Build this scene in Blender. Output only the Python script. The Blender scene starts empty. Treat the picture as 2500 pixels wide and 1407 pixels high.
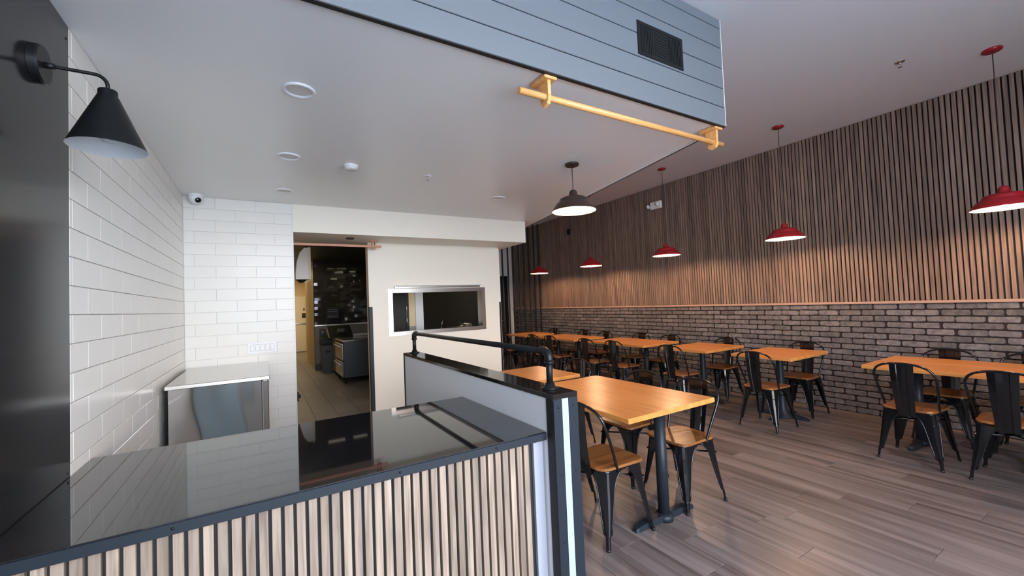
import bpy, math, random
from mathutils import Vector, Matrix
random.seed(7)
SC = bpy.context.scene
COL = SC.collection
PI = math.pi

# ------------------------------------------------------------------ camera
cam_d = bpy.data.cameras.new('camera')
cam_d.sensor_width = 36.0
cam_d.lens = 1014.362 / 2500 * 36.0
cam_d.clip_start = 0.05
cam_d.clip_end = 200
cam = bpy.data.objects.new('camera', cam_d)
RIGHT, FWD, UP = Vector((0.8559, -0.5151, -0.0419)), Vector((0.5160, 0.8559, 0.0345)), Vector((0.0181, -0.0512, 0.9985))
m = Matrix((RIGHT, UP, -FWD)).transposed().to_4x4()
m.translation = Vector((0.6590, -5.2007, 1.4990))
cam.matrix_world = m
COL.objects.link(cam)
SC.camera = cam

# ------------------------------------------------------------------ view
SC.view_settings.view_transform = 'Standard'
SC.view_settings.look = 'None'
SC.view_settings.gamma = 1.0
SC.view_settings.use_curve_mapping = False
SC.view_settings.exposure = 0.25

# ------------------------------------------------------------------ sky
SKY = 14.0
w = bpy.data.worlds.new('sky'); SC.world = w; w.use_nodes = True
nt = w.node_tree; nt.nodes.clear()
out = nt.nodes.new('ShaderNodeOutputWorld'); bg = nt.nodes.new('ShaderNodeBackground')
tc = nt.nodes.new('ShaderNodeTexCoord'); sp = nt.nodes.new('ShaderNodeSeparateXYZ'); cr = nt.nodes.new('ShaderNodeValToRGB')
cr.color_ramp.elements[0].position = 0.0; cr.color_ramp.elements[0].color = (0.94, 0.96, 1.0, 1)
cr.color_ramp.elements[1].position = 0.8; cr.color_ramp.elements[1].color = (0.45, 0.64, 0.95, 1)
nt.links.new(tc.outputs['Generated'], sp.inputs[0]); nt.links.new(sp.outputs['Z'], cr.inputs[0])
nt.links.new(cr.outputs[0], bg.inputs[0]); bg.inputs[1].default_value = SKY
nt.links.new(bg.outputs[0], out.inputs[0])

def area(name, loc, rot, sx, sy, power, color, portal=False):
    l = bpy.data.lights.new(name, 'AREA'); l.shape = 'RECTANGLE'; l.size = sx; l.size_y = sy
    l.energy = power; l.color = color
    if portal: l.cycles.is_portal = True
    o = bpy.data.objects.new(name, l); o.location = loc; o.rotation_euler = rot; COL.objects.link(o); return o
FRONT = -7.0
# the shop-front windows the daylight comes through (portals only guide sky light)
area('window_light', (2.0, FRONT + 0.02, 1.68), (PI/2, 0, 0), 3.9, 3.1, 1, (1, 1, 1), True)
# the kitchen's own ceiling lights, and a last one added to brighten the hood
area('kitchen_or_fill_light', (1.35, 10.2, 2.72), (0, 0, 0), 0.5, 1.2, 26, (1.0, 0.80, 0.50))
area('kitchen_or_fill_light', (1.40, 5.6, 2.72), (0, 0, 0), 0.4, 0.8, 7, (1.0, 0.80, 0.52))
area('kitchen_or_fill_light', (3.2, 1.5, 2.72), (0, 0, 0), 0.6, 0.6, 6, (1.0, 0.86, 0.66))

area('kitchen_or_fill_light', (1.15, 2.0, 2.72), (0.55, 0, 0), 0.25, 0.25, 3.0, (1.0, 0.86, 0.66))  # added lamp in front of the hood, brightens its near face

# ------------------------------------------------------------------ materials
MATS = {}
def mat(name, col=(0.5, 0.5, 0.5), rough=0.5, metal=0.0, spec=0.5, vary=0.0, noise=None, bump=0.0, bscale=40, emit=None, es=0, ior=None, island=False, coat=0.0):
    if name in MATS: return MATS[name]
    mt = bpy.data.materials.new(name); mt.use_nodes = True; MATS[name] = mt
    t = mt.node_tree; b = t.nodes['Principled BSDF']
    b.inputs['Base Color'].default_value = (*col, 1); b.inputs['Roughness'].default_value = rough
    b.inputs['Metallic'].default_value = metal; b.inputs['Specular IOR Level'].default_value = spec
    if ior: b.inputs['IOR'].default_value = ior
    if coat: b.inputs['Coat Weight'].default_value = coat; b.inputs['Coat Roughness'].default_value = 0.08
    if emit: b.inputs['Emission Color'].default_value = (*emit, 1); b.inputs['Emission Strength'].default_value = es
    N = t.nodes.new; L = t.links.new
    src = None
    if noise:
        scale, (c1, c2) = noise
        tcn = N('ShaderNodeTexCoord'); mp = N('ShaderNodeMapping'); mp.inputs['Scale'].default_value = scale
        oi = N('ShaderNodeObjectInfo'); ad = N('ShaderNodeVectorMath'); ad.operation = 'ADD'
        mu = N('ShaderNodeMath'); mu.operation = 'MULTIPLY'; mu.inputs[1].default_value = 37.0
        L(oi.outputs['Random'], mu.inputs[0]); L(tcn.outputs['Object'], mp.inputs[0]); L(mp.outputs[0], ad.inputs[0]); L(mu.outputs[0], ad.inputs[1])
        nz = N('ShaderNodeTexNoise'); nz.inputs['Scale'].default_value = 1.0; nz.inputs['Detail'].default_value = 6; nz.inputs['Distortion'].default_value = 0.6
        L(ad.outputs[0], nz.inputs[0])
        rp = N('ShaderNodeValToRGB'); rp.color_ramp.elements[0].position = 0.32; rp.color_ramp.elements[1].position = 0.68
        rp.color_ramp.elements[0].color = (*c1, 1); rp.color_ramp.elements[1].color = (*c2, 1)
        L(nz.outputs['Fac'], rp.inputs[0]); src = rp.outputs[0]
        if bump:
            bp = N('ShaderNodeBump'); bp.inputs['Strength'].default_value = bump; bp.inputs['Distance'].default_value = 0.002
            L(nz.outputs['Fac'], bp.inputs['Height']); L(bp.outputs[0], b.inputs['Normal'])
    elif bump:
        tcn = N('ShaderNodeTexCoord'); nz = N('ShaderNodeTexNoise'); nz.inputs['Scale'].default_value = bscale; nz.inputs['Detail'].default_value = 2
        L(tcn.outputs['Object'], nz.inputs[0])
        bp = N('ShaderNodeBump'); bp.inputs['Strength'].default_value = bump; bp.inputs['Distance'].default_value = 0.01
        L(nz.outputs['Fac'], bp.inputs['Height']); L(bp.outputs[0], b.inputs['Normal'])
    if vary:
        if island:
            gi = N('ShaderNodeNewGeometry'); r = gi.outputs['Random Per Island']
        else:
            oi2 = N('ShaderNodeObjectInfo'); r = oi2.outputs['Random']
        mr = N('ShaderNodeMapRange'); mr.inputs['To Min'].default_value = 1 - vary; mr.inputs['To Max'].default_value = 1 + vary
        L(r, mr.inputs[0])
        hs = N('ShaderNodeHueSaturation'); L(mr.outputs[0], hs.inputs['Value'])
        if src: L(src, hs.inputs['Color'])
        else: hs.inputs['Color'].default_value = (*col, 1)
        src = hs.outputs[0]
    if src: L(src, b.inputs['Base Color'])
    return mt

M = dict(
    white=mat('white_paint', (0.72, 0.70, 0.66), 0.55, bump=0.02, bscale=60),
    cream=mat('cream_paint', (0.84, 0.78, 0.66), 0.5, bump=0.04, bscale=25),
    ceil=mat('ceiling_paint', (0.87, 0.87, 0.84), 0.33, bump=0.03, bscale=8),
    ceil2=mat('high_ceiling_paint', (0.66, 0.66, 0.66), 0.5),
    tile=mat('white_glazed_tile', (0.80, 0.775, 0.715), 0.22, spec=0.22, vary=0.012),
    grout=mat('grout', (0.60, 0.58, 0.55), 0.8),
    shiplap=mat('grey_shiplap_paint', (0.150, 0.166, 0.184), 0.45),
    greypaint=mat('pale_grey_paint', (0.78, 0.80, 0.83), 0.5),
    greypaint_dim=mat('pale_grey_paint_dimmed', (0.30, 0.31, 0.36), 0.5),  # the pale grey paint with shade put into its colour, for the window-facing panel
    bluereflect=mat('pale_blue_reflector', (0.66, 0.86, 1.0), 0.4),  # made-up panel colour that puts blue into the fridge door's reflection
    black=mat('black_metal', (0.007, 0.008, 0.009), 0.38, spec=0.25, bump=0.02, bscale=120),
    blackpanel=mat('black_gloss_panel', (0.014, 0.014, 0.015), 0.16, spec=0.38, bump=0.006, bscale=3),
    blackmatte=mat('black_matte', (0.008, 0.008, 0.009), 0.6),
    angle=mat('black_angle_iron', (0.013, 0.017, 0.023), 0.42, spec=0.25),
    chairmetal=mat('black_gloss_steel', (0.005, 0.005, 0.006), 0.09),
    granite=mat('black_polished_granite', (0.010, 0.010, 0.011), 0.035, spec=0.5, ior=2.1, noise=((90, 90, 90), ((0.007, 0.007, 0.008), (0.016, 0.016, 0.018)))),
    granite2=mat('black_cap', (0.012, 0.010, 0.010), 0.09, ior=1.7),
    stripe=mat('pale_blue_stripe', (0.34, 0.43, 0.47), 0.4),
    slat=mat('walnut_slat', (0.3, 0.22, 0.17), 0.55, vary=0.22, noise=((60, 60, 2.2), ((0.120, 0.080, 0.061), (0.275, 0.188, 0.143))), bump=0.25),
    slatc=mat('greyed_walnut_slat', (0.4, 0.3, 0.22), 0.5, vary=0.20, noise=((60, 60, 3.0), ((0.165, 0.120, 0.088), (0.350, 0.265, 0.198))), bump=0.25),
    slatback=mat('black_felt', (0.008, 0.006, 0.008), 0.9),
    ledge=mat('pale_wood_ledge', (0.42, 0.27, 0.20), 0.5),
    brick=mat('grey_brick', (0.2, 0.17, 0.16), 0.85, vary=0.28, noise=((22, 22, 22), ((0.085, 0.078, 0.082), (0.175, 0.160, 0.158))), bump=0.6),
    brickj=mat('grey_brick_joined', (0.16, 0.13, 0.12), 0.85, vary=0.28, island=True, noise=((22, 22, 22), ((0.085, 0.078, 0.082), (0.175, 0.160, 0.158))), bump=0.6),
    mortar=mat('dark_mortar', (0.022, 0.013, 0.012), 0.95),
    plank=mat('grey_brown_plank', (0.2, 0.15, 0.13), 0.36, vary=0.11, noise=((14, 0.6, 14), ((0.088, 0.064, 0.056), (0.235, 0.182, 0.163))), bump=0.12),
    plankj=mat('plank_joined', (0.2, 0.15, 0.13), 0.36, vary=0.11, island=True, noise=((14, 0.6, 14), ((0.088, 0.064, 0.056), (0.235, 0.182, 0.163))), bump=0.12),
    seam=mat('plank_seam', (0.30, 0.25, 0.22), 0.7),
    butcher=mat('orange_maple', (0.7, 0.36, 0.12), 0.3, vary=0.04, noise=((14, 1.4, 10), ((0.52, 0.195, 0.042), (0.70, 0.305, 0.085)))),
    edge=mat('maple_edge', (0.74, 0.42, 0.18), 0.4),
    seatwood=mat('brown_elm_seat', (0.42, 0.19, 0.06), 0.28, vary=0.08, noise=((26, 2.2, 20), ((0.15, 0.052, 0.014), (0.30, 0.115, 0.032)))),
    ply=mat('seat_edge', (0.44, 0.25, 0.15), 0.5),
    rod=mat('honey_beech', (0.82, 0.42, 0.15), 0.35, noise=((3, 40, 40), ((0.72, 0.33, 0.10), (0.88, 0.48, 0.18)))),
    copper=mat('copper_wood', (0.55, 0.22, 0.12), 0.4),
    steel=mat('brushed_steel', (0.82, 0.84, 0.86), 0.10, metal=1.0),
    steel2=mat('satin_steel', (0.62, 0.60, 0.57), 0.25, metal=1.0),
    red=mat('red_enamel', (0.30, 0.008, 0.014), 0.28),
    bronze=mat('dark_bronze', (0.045, 0.028, 0.022), 0.3, metal=0.3),
    shadein=mat('white_enamel', (0.85, 0.85, 0.84), 0.4),
    plastic=mat('white_plastic', (0.80, 0.80, 0.80), 0.35),
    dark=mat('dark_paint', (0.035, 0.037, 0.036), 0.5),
    darktile=mat('black_glazed_tile', (0.032, 0.030, 0.028), 0.06),
    kfloor=mat('kitchen_floor_tile', (0.25, 0.225, 0.20), 0.45, vary=0.06),
    kgrout=mat('kitchen_grout', (0.10, 0.09, 0.08), 0.8),
    yellow=mat('yellow_cream_paint', (0.74, 0.60, 0.36), 0.5),
    greyk=mat('kitchen_grey', (0.16, 0.15, 0.14), 0.5),
    bin=mat('grey_bin_plastic', (0.075, 0.085, 0.10), 0.5),
    bulb=mat('lit_bulb', (1, 1, 1), 0.5, emit=(1.0, 0.60, 0.34), es=850),
    panelglow=mat('lit_panel', (0.9, 0.88, 0.82), 0.5, emit=(1.0, 0.92, 0.8), es=0.2),
    bulboff=mat('unlit_bulb', (0.75, 0.78, 0.80), 0.1),
    paper=mat('paper', (0.7, 0.66, 0.6), 0.7),
    cord=mat('dark_cord', (0.05, 0.035, 0.035), 0.6),
    lens=mat('black_glass', (0.004, 0.004, 0.006), 0.05),
    pave=mat('pavement', (0.55, 0.54, 0.52), 0.9),
)

# ------------------------------------------------------------------ mesh builder
class MB:
    def __init__(s): s.v = []; s.f = []; s.sm = []
    def add(s, vs, fs, smooth=False):
        n = len(s.v); s.v += [tuple(p) for p in vs]; s.f += [tuple(i + n for i in f) for f in fs]; s.sm += [smooth] * len(fs)
    def box(s, x0, x1, y0, y1, z0, z1, M4=None):
        vs = [(x, y, z) for z in (z0, z1) for y in (y0, y1) for x in (x0, x1)]
        if M4: vs = [M4 @ Vector(p) for p in vs]
        s.add(vs, [(0, 2, 3, 1), (4, 5, 7, 6), (0, 1, 5, 4), (2, 6, 7, 3), (0, 4, 6, 2), (1, 3, 7, 5)])
        return s
    def bbox(s, x0, x1, y0, y1, z0, z1, b=0.003):
        # box whose vertical and horizontal edges are chamfered
        rings = []
        for z, i in ((z0, b), (z0 + b, 0), (z1 - b, 0), (z1, b)):
            rings.append([(x0 + i + b, y0 + i, z), (x1 - i - b, y0 + i, z), (x1 - i, y0 + i + b, z), (x1 - i, y1 - i - b, z), (x1 - i - b, y1 - i, z), (x0 + i + b, y1 - i, z), (x0 + i, y1 - i - b, z), (x0 + i, y0 + i + b, z)])
        s.loft(rings, smooth=False); return s
    def loft(s, rings, smooth=True, cap=True, closed=True):
        n = len(rings[0]); vs = [p for r in rings for p in r]; fs = []
        for k in range(len(rings) - 1):
            for i in range(n if closed else n - 1):
                j = (i + 1) % n
                fs.append((k*n + i, k*n + j, (k+1)*n + j, (k+1)*n + i))
        s.add(vs, fs, smooth)
        if cap:
            m0 = len(s.v) - len(vs)
            s.f.append(tuple(m0 + i for i in reversed(range(n)))); s.sm.append(False)
            s.f.append(tuple(m0 + (len(rings)-1)*n + i for i in range(n))); s.sm.append(False)
        return s
    def lathe(s, prof, seg=24, c=(0, 0, 0), smooth=True, cap=False):
        rings = [[(c[0] + r*math.cos(2*PI*i/seg), c[1] + r*math.sin(2*PI*i/seg), c[2] + z) for i in range(seg)] for r, z in prof]
        return s.loft(rings, smooth, cap)
    def tube(s, pts, r, seg=10, cap=True):
        pts = [Vector(p) for p in pts]; rings = []; up = None
        rr = r if isinstance(r, (list, tuple)) else [r]*len(pts)
        for i, p in enumerate(pts):
            t = (pts[min(i+1, len(pts)-1)] - pts[max(i-1, 0)]).normalized()
            if up is None: up = t.orthogonal().normalized()
            else:
                up = (up - t*up.dot(t)); up = up.normalized() if up.length > 1e-6 else t.orthogonal().normalized()
            b = t.cross(up)
            rings.append([p + rr[i]*(math.cos(2*PI*k/seg)*up + math.sin(2*PI*k/seg)*b) for k in range(seg)])
        return s.loft(rings, True, cap)
    def prism(s, poly, z0, z1):
        n = len(poly); vs = [(x, y, z0) for x, y in poly] + [(x, y, z1) for x, y in poly]
        s.add(vs, [tuple(reversed(range(n))), tuple(range(n, 2*n))] + [(i, (i+1) % n, n + (i+1) % n, n + i) for i in range(n)]); return s
    def mesh(s, name, m):
        me = bpy.data.meshes.new(name); me.from_pydata(s.v, [], s.f)
        for p, q in zip(me.polygons, s.sm): p.use_smooth = q
        me.materials.append(m); me.validate(); me.update()
        return me
    def build(s, name, m, parent=None, loc=None, kind=None):
        o = bpy.data.objects.new(name, s.mesh(name, m)); COL.objects.link(o)
        if parent: o.parent = parent
        if loc: o.location = loc
        if kind: o['kind'] = kind
        return o

def obj(name, me, parent=None, loc=(0, 0, 0), rot=None):
    o = bpy.data.objects.new(name, me); COL.objects.link(o); o.location = loc
    if rot: o.rotation_euler = rot
    if parent: o.parent = parent
    return o
def thing(name, label, cat, loc=(0, 0, 0), rz=0, group=None):
    o = bpy.data.objects.new(name, None); o.empty_display_size = 0.1; COL.objects.link(o); o.location = loc; o.rotation_euler = (0, 0, rz)
    o['label'] = label; o['category'] = cat
    if group: o['group'] = group
    return o
def tag(o, label, cat, group=None):
    o['label'] = label; o['category'] = cat
    if group: o['group'] = group
    return o
def dup(root, loc, rz=0, label=None, group=None):
    r = root.copy(); COL.objects.link(r); r.location = loc; r.rotation_euler = (0, 0, rz)
    if label: r['label'] = label
    if group: r['group'] = group
    for ch in list(root.children):
        c = ch.copy(); COL.objects.link(c); c.parent = r
        for g in ch.children:
            d = g.copy(); COL.objects.link(d); d.parent = c
    return r
def bx(x0, x1, y0, y1, z0, z1): return MB().box(x0, x1, y0, y1, z0, z1)
def struct(name, mb, m, parent=None):
    o = mb.build(name, m, parent)
    if not parent: o['kind'] = 'structure'
    return o

# ================================================================== THE SHELL
ROWH = 0.1178; TL = 3*ROWH; Z0 = 1.5230           # tile courses
LOWC = 2.701; HIC = 3.472
XR = 6.77; CY = -3.58; BEAMY = -3.50; PX0, PX1 = 1.795, 1.935
YC = 0.60                                          # plane of the cream kitchen wall

# ---- floor and its planks
floor = struct('floor', bx(-0.15, 6.95, FRONT - 0.2, 5.05, -0.12, -0.006), M['seam'])
PW = 0.1865; X_0 = 2.46 - 3*PW
stuff = MB(); n_pl = 0
rnd = random.Random(3)
plank_cache = {}
i = -11
while True:
    xa = X_0 + i*PW
    if xa > XR: break
    xb = min(xa + PW, XR + 0.02); xa2 = max(xa, -0.02)
    y = FRONT + rnd.uniform(-1.1, 0)
    if xb > 0:
        ys = []
        if abs(i - 3) < 1: y = -3.33 - 1.22*4
        elif i == 5: y = -3.486 - 1.22*4
        elif i == 4: y = -3.76 - 1.22*4
        elif i == 7: y = -3.958 - 1.22*4
        while y < 4.9:
            L_ = 1.22; ya, yb = max(y, FRONT), min(y + L_, 4.9); y += L_
            if yb - ya < 0.02: continue
            vis = xa >= 1.75 and yb > -4.6 and (xa < 4.2 or True) and not (xa < 3.93 and ya > YC) and (xa + ya*-0.55 < 9.4)
            if xa < 3.93 and yb > YC: yb = min(yb, YC + 0.14)
            if yb - ya < 0.02: continue
            if vis and n_pl < 285:
                key = (round(xb - xa2, 3), round(yb - ya, 3))
                if key not in plank_cache:
                    w2, l2 = (xb - xa2)/2 - 0.0010, (yb - ya)/2 - 0.0010
                    plank_cache[key] = MB().bbox(-w2, w2, -l2, l2, -0.008, 0, 0.0012).mesh('plank', M['plank'])
                obj('plank', plank_cache[key], floor, ((xa2 + xb)/2, (ya + yb)/2, 0)); n_pl += 1
            else:
                stuff.box(xa2 + 0.001, xb - 0.001, ya + 0.001, yb - 0.001, -0.006, 0)
    i += 1
stuff.build('plank', M['plankj'], floor, kind='stuff')

# ---- kitchen floor
kf = struct('floor_kitchen', bx(0.2, 3.95, YC + 0.14, 12.6, -0.12, -0.006), M['kgrout'])
tme = MB().bbox(-0.1485, 0.1485, -0.2985, 0.2985, -0.008, 0, 0.0012).mesh('tile', M['kfloor'])
half_t = MB().bbox(-0.1485, 0.1485, -0.1485, 0.1485, -0.008, 0, 0.0012).mesh('tile', M['kfloor'])
for a in range(1, 12, 2): obj('tile', half_t, kf, (0.52 + a*0.3, YC + 0.14 + 0.151, 0))
for a in range(12):
    for b in range(20):
        x, y = 0.52 + a*0.3, YC + 0.14 + 0.3 + (b + 0.5*(a % 2))*0.6 - 0.0
        if y > 12.2 or x > 3.7: continue
        obj('tile', tme, kf, (x, y, 0))

# ---- left wall: white subway tile, then the black glossy panels nearer the camera
wl = struct('wall_left', bx(-0.2, -0.006, FRONT - 0.2, 0.15, 0, HIC), M['grout'])
def tile_mesh(l, axis):
    g = 0.0018; a = l/2 - g; h = ROWH/2 - g; b = 0.0012
    mb = MB()
    if axis == 'y': rings = [[(-0.004, -a, -h), (-0.004, a, -h), (-0.004, a, h), (-0.004, -a, h)], [(0.0005, -a, -h), (0.0005, a, -h), (0.0005, a, h), (0.0005, -a, h)], [(0.0012, -a + b, -h + b), (0.0012, a - b, -h + b), (0.0012, a - b, h - b), (0.0012, -a + b, h - b)]]
    else: rings = [[(a, 0.004, -h), (-a, 0.004, -h), (-a, 0.004, h), (a, 0.004, h)], [(a, -0.0005, -h), (-a, -0.0005, -h), (-a, -0.0005, h), (a, -0.0005, h)], [(a - b, -0.0012, -h + b), (-a + b, -0.0012, -h + b), (-a + b, -0.0012, h - b), (a - b, -0.0012, h - b)]]
    mb.loft([list(reversed(r)) for r in rings] if False else rings, False)
    return mb.mesh('tile', M['tile'])
TC = {}
def tile_course(parent, axis, k, cuts, trng):
    z = Z0 - (k + 0.5)*ROWH
    a = trng[0]
    pts = sorted([c for c in cuts if trng[0] + 0.012 < c < trng[1] - 0.012]) + [trng[1]]
    for c in pts:
        l = c - a; key = (axis, round(l, 4))
        if key not in TC: TC[key] = tile_mesh(l, axis)
        mid = (a + c)/2
        tl_ = random.uniform(-0.0016, 0.0016); t2 = random.uniform(-0.0022, 0.0022)
        if axis == 'y': obj('tile', TC[key], parent, (-0.0012, mid, z), (0, t2, tl_))
        else: obj('tile', TC[key], parent, (mid, 0.0012, z), (t2, 0, tl_))
        a = c
for k in range(-10, 13):
    par = k % 2
    tile_course(wl, 'y', k, [-2.829 + (TL/2)*j for j in range(par, 20, 2)], (-2.858, -0.0005))
# black panels (wall cladding)
for nm, z0, z1, y0, y1 in (('panel', 0.0, LOWC - 0.002, -3.4985, -2.862), ('panel', 0.0, LOWC + 0.03, -4.75, -3.5015), ('panel', 0, LOWC + 0.03, -6.0, -4.753)):
    p_ = bx(-0.006, 0.0, y0, y1, z0, z1).build(nm, M['blackpanel'], wl)
for z in (0.76, 0.905, 2.64):
    MB().lathe([(0.0, 0.0025), (0.005, 0.002), (0.006, 0)], 12).build('screw', M['blackmatte'], wl, (0.0, -2.885, z)).rotation_euler = (0, PI/2, 0)

# ---- back wall: white tile up to the doorway
wb = struct('wall_back', bx(-0.2, 0.970, 0.006, 0.15, 0, LOWC + 0.3), M['white'])
for k in range(-10, 13):
    cuts = [p + 0 for p in ([0.086 + 0.1767*j for j in (0, 2, 4)] if k % 2 else [0.086 + 0.1767*j for j in (1, 3)])]
    tile_course(wb, 'x', k, cuts, (0.0005, 0.966))
struct('trim_1', bx(0.966, 0.974, -0.0015, 0.152, 0, 2.388), M['plastic'])       # white edge bead of the tile
lt = thing('door_latch', 'small black latch low on doorway edge of the white tiled wall', 'latch', (0.972, 0.02, 0.555))
MB().bbox(0.002, 0.022, -0.012, 0.012, -0.05, 0.05, 0.003).build('strike_plate', M['blackmatte'], lt)
MB().bbox(0.022, 0.040, -0.008, 0.008, -0.02, 0.022, 0.003).build('bolt', M['black'], lt)

# ---- soffit across doorway and serving window
struct('wall_soffit', bx(0.970, 4.072, 0.0, 0.90, 2.388, LOWC + 0.1), M['cream'])
# ---- low ceiling box and the grey shiplap beam face
ex = lambda y: 3.520 + (4.304 - 3.520)*(y + 3.50)/(0.344 + 3.50)
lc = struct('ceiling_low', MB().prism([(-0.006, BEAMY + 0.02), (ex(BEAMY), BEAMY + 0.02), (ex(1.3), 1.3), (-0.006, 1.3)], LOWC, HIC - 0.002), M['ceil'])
wbm = struct('wall_beam', bx(-0.006, 3.519, BEAMY + 0.008, BEAMY + 0.019, LOWC, HIC - 0.001), M['blackmatte'])
zs_ = [LOWC - 0.012, 2.826, 2.964, 3.111, 3.259, 3.403, HIC - 0.001]
for a, b in zip(zs_[:-1], zs_[1:]):
    MB().bbox(-0.005, 3.522, BEAMY - 0.006, BEAMY + 0.008, a + 0.003, b - 0.003, 0.0025).build('shiplap_board', M['shiplap'], wbm)
bx(-0.005, 3.522, BEAMY - 0.004, BEAMY + 0.020, LOWC - 0.014, LOWC - 0.001).build('edge_strip', M['blackmatte'], wbm)
bx(3.5215, 3.528, BEAMY - 0.006, BEAMY + 0.03, LOWC - 0.006, HIC - 0.001).build('corner_bead', M['white'], wbm)
# thin bead along the slanting edge of the low ceiling
def strip(name, off0, off1, z0, z1, m):
    mb = MB(); y0, y1 = BEAMY + 0.02, 1.3
    mb.prism([(ex(y0) + off0, y0), (ex(y0) + off1, y0), (ex(y1) + off1, y1), (ex(y1) + off0, y1)], z0, z1)
    return struct(name, mb, m)
strip('trim_2', -0.010, 0.004, LOWC - 0.010, LOWC - 0.0005, M['plastic'])
strip('trim_3', 0.004, 0.013, LOWC - 0.013, LOWC + 0.03, M['blackmatte'])
# ---- high ceiling
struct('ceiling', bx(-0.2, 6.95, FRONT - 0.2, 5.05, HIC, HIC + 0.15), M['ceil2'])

# ---- cream wall with the serving window
WX0, WX1, WZ0, WZ1 = 2.185, 3.625, 1.125, 1.725
mb = MB(); T = YC + 0.14
mb.box(1.90, WX0, YC, T, 0, 2.388); mb.box(WX1, 3.93, YC, T, 0, 2.388); mb.box(WX0, WX1, YC, T, 0, WZ0); mb.box(WX0, WX1, YC, T, WZ1, 2.388)
struct('wall_kitchen', mb, M['cream'])
g_ = thing('corner_guard', 'dark corner guard on cream wall edge beside the kitchen doorway', 'corner guard', (1.90, YC, 0), 0)
MB().bbox(-0.004, 0.042, -0.005, 0.0, 0.02, 1.517, 0.001).build('front_leaf', M['angle'], g_)
MB().bbox(-0.006, -0.001, -0.005, 0.042, 0.02, 1.517, 0.001).build('side_leaf', M['angle'], g_)
g_ = thing('corner_guard', 'dark corner guard on far right edge of the cream wall', 'corner guard', (3.93, YC, 0), 0)
MB().bbox(-0.022, 0.004, -0.005, 0.0, 0.02, 1.517, 0.001).build('front_leaf', M['angle'], g_)
MB().bbox(0.001, 0.006, -0.005, 0.06, 0.02, 1.517, 0.001).build('side_leaf', M['angle'], g_)

# ---- hall end wall, its black door; right-hand wall
struct('wall_end', bx(3.6, 6.95, 4.9, 5.05, 0, HIC), M['white'])
struct('wall_hall', bx(3.885, 4.02, T, 4.9, 0, HIC), M['white'])
dd = struct('door_1', MB().bbox(5.70, 6.50, 4.855, 4.90, 0, 2.16, 0.004), M['blackmatte'])
MB().bbox(5.62, 5.70, 4.84, 4.90, 0, 2.24, 0.004).build('door_frame', M['black'], dd)
MB().bbox(6.50, 6.58, 4.84, 4.90, 0, 2.24, 0.004).build('door_frame', M['black'], dd)
MB().bbox(5.70, 6.50, 4.84, 4.90, 2.16, 2.24, 0.004).build('door_frame', M['black'], dd)
MB().tube([(6.42, 4.855, 1.0), (6.42, 4.80, 1.0), (6.30, 4.80, 1.0)], 0.009, 8).build('door_handle', M['steel2'], dd)

wr = struct('wall_right', bx(XR + 0.021, XR + 0.2, FRONT - 0.2, 4.9, 0, HIC), M['slatback'])
bx(XR + 0.004, XR + 0.021, FRONT, 4.9, 0.0, 1.306).build('mortar', M['mortar'], wr)
bx(XR + 0.018, XR + 0.021, FRONT, 4.9, 1.335, HIC).build('felt', M['slatback'], wr)
sme = MB().bbox(-0.008, 0.012, -0.0148, 0.0148, 1.336, HIC - 0.001, 0.0012).mesh('slat', M['slat'])
P = 0.0430; y = -3.553; n = 0
ys = []
k = -60
while True:
    yy = y + k*P; k += 1
    if yy > 4.88: break
    if yy < FRONT + 0.05: continue
    ys.append(yy)
joined = MB()
near = [v for v in ys if v > -4.95][:300]
for yy in ys:
    if yy in near and n < 298: obj('slat', sme, wr, (XR + 0.006, yy, 0)); n += 1
    else: joined.box(XR - 0.002, XR + 0.018, yy - 0.0148, yy + 0.0148, 1.336, HIC - 0.001)
joined.build('slat', M['slat'], wr, kind='stuff')
struct('trim_4', MB().bbox(XR - 0.028, XR + 0.02, FRONT, 4.9, 1.306, 1.335, 0.003), M['ledge'])

# bricks below the ledge
def brick_shape(r, w, h, d=0.014):
    pts = []
    a, b = w/2, h/2
    base = [(-a + 0.012, -b), (-a*0.3, -b), (a*0.35, -b), (a - 0.012, -b), (a, -b + 0.013), (a, b - 0.013), (a - 0.012, b), (a*0.3, b), (-a*0.35, b), (-a + 0.012, b), (-a, b - 0.013), (-a, -b + 0.013)]
    jit = [(x + r.uniform(-0.003, 0.003), z + r.uniform(-0.0022, 0.0022)) for x, z in base]
    r0 = [(0, x, z) for x, z in jit]
    r1 = [(-d*0.72, x*0.995, z*0.985) for x, z in jit]
    r2 = [(-d, x*0.965, z*0.86) for x, z in jit]
    return [list(reversed(q)) for q in (r0, r1, r2)]
rb = random.Random(11)
BL, BH = 0.2225, 0.0687
variants = [MB().loft(brick_shape(rb, BL - 0.011, BH - 0.011), False).mesh('brick', M['brick']) for _ in range(8)]
slots = []
for r in range(19):
    z = 1.306 - (r + 0.5)*BH
    off = 0.5*BL if r % 2 else 0
    y = -2.762 - BL/2 + off - 30*BL
    while y < 4.9 - BL/2:
        if y > FRONT + 0.2: slots.append((y + rb.uniform(-0.008, 0.008), z, r))
        y += BL
vis = [s for s in slots if s[0] > -4.45]
vis.sort(key=lambda s: s[0] + (0.9 - s[1])*0.8)
near = set(vis[:298]); joined = MB()
for s in slots:
    if s in near: obj('brick', variants[rb.randrange(8)], wr, (XR + 0.006, s[0], s[1]))
    else:
        rings = brick_shape(rb, BL - 0.011, BH - 0.011)
        joined.loft([[(p[0] + XR + 0.006, p[1] + s[0], p[2] + s[1]) for p in q] for q in rings], False)
joined.build('brick', M['brickj'], wr, kind='stuff')

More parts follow.
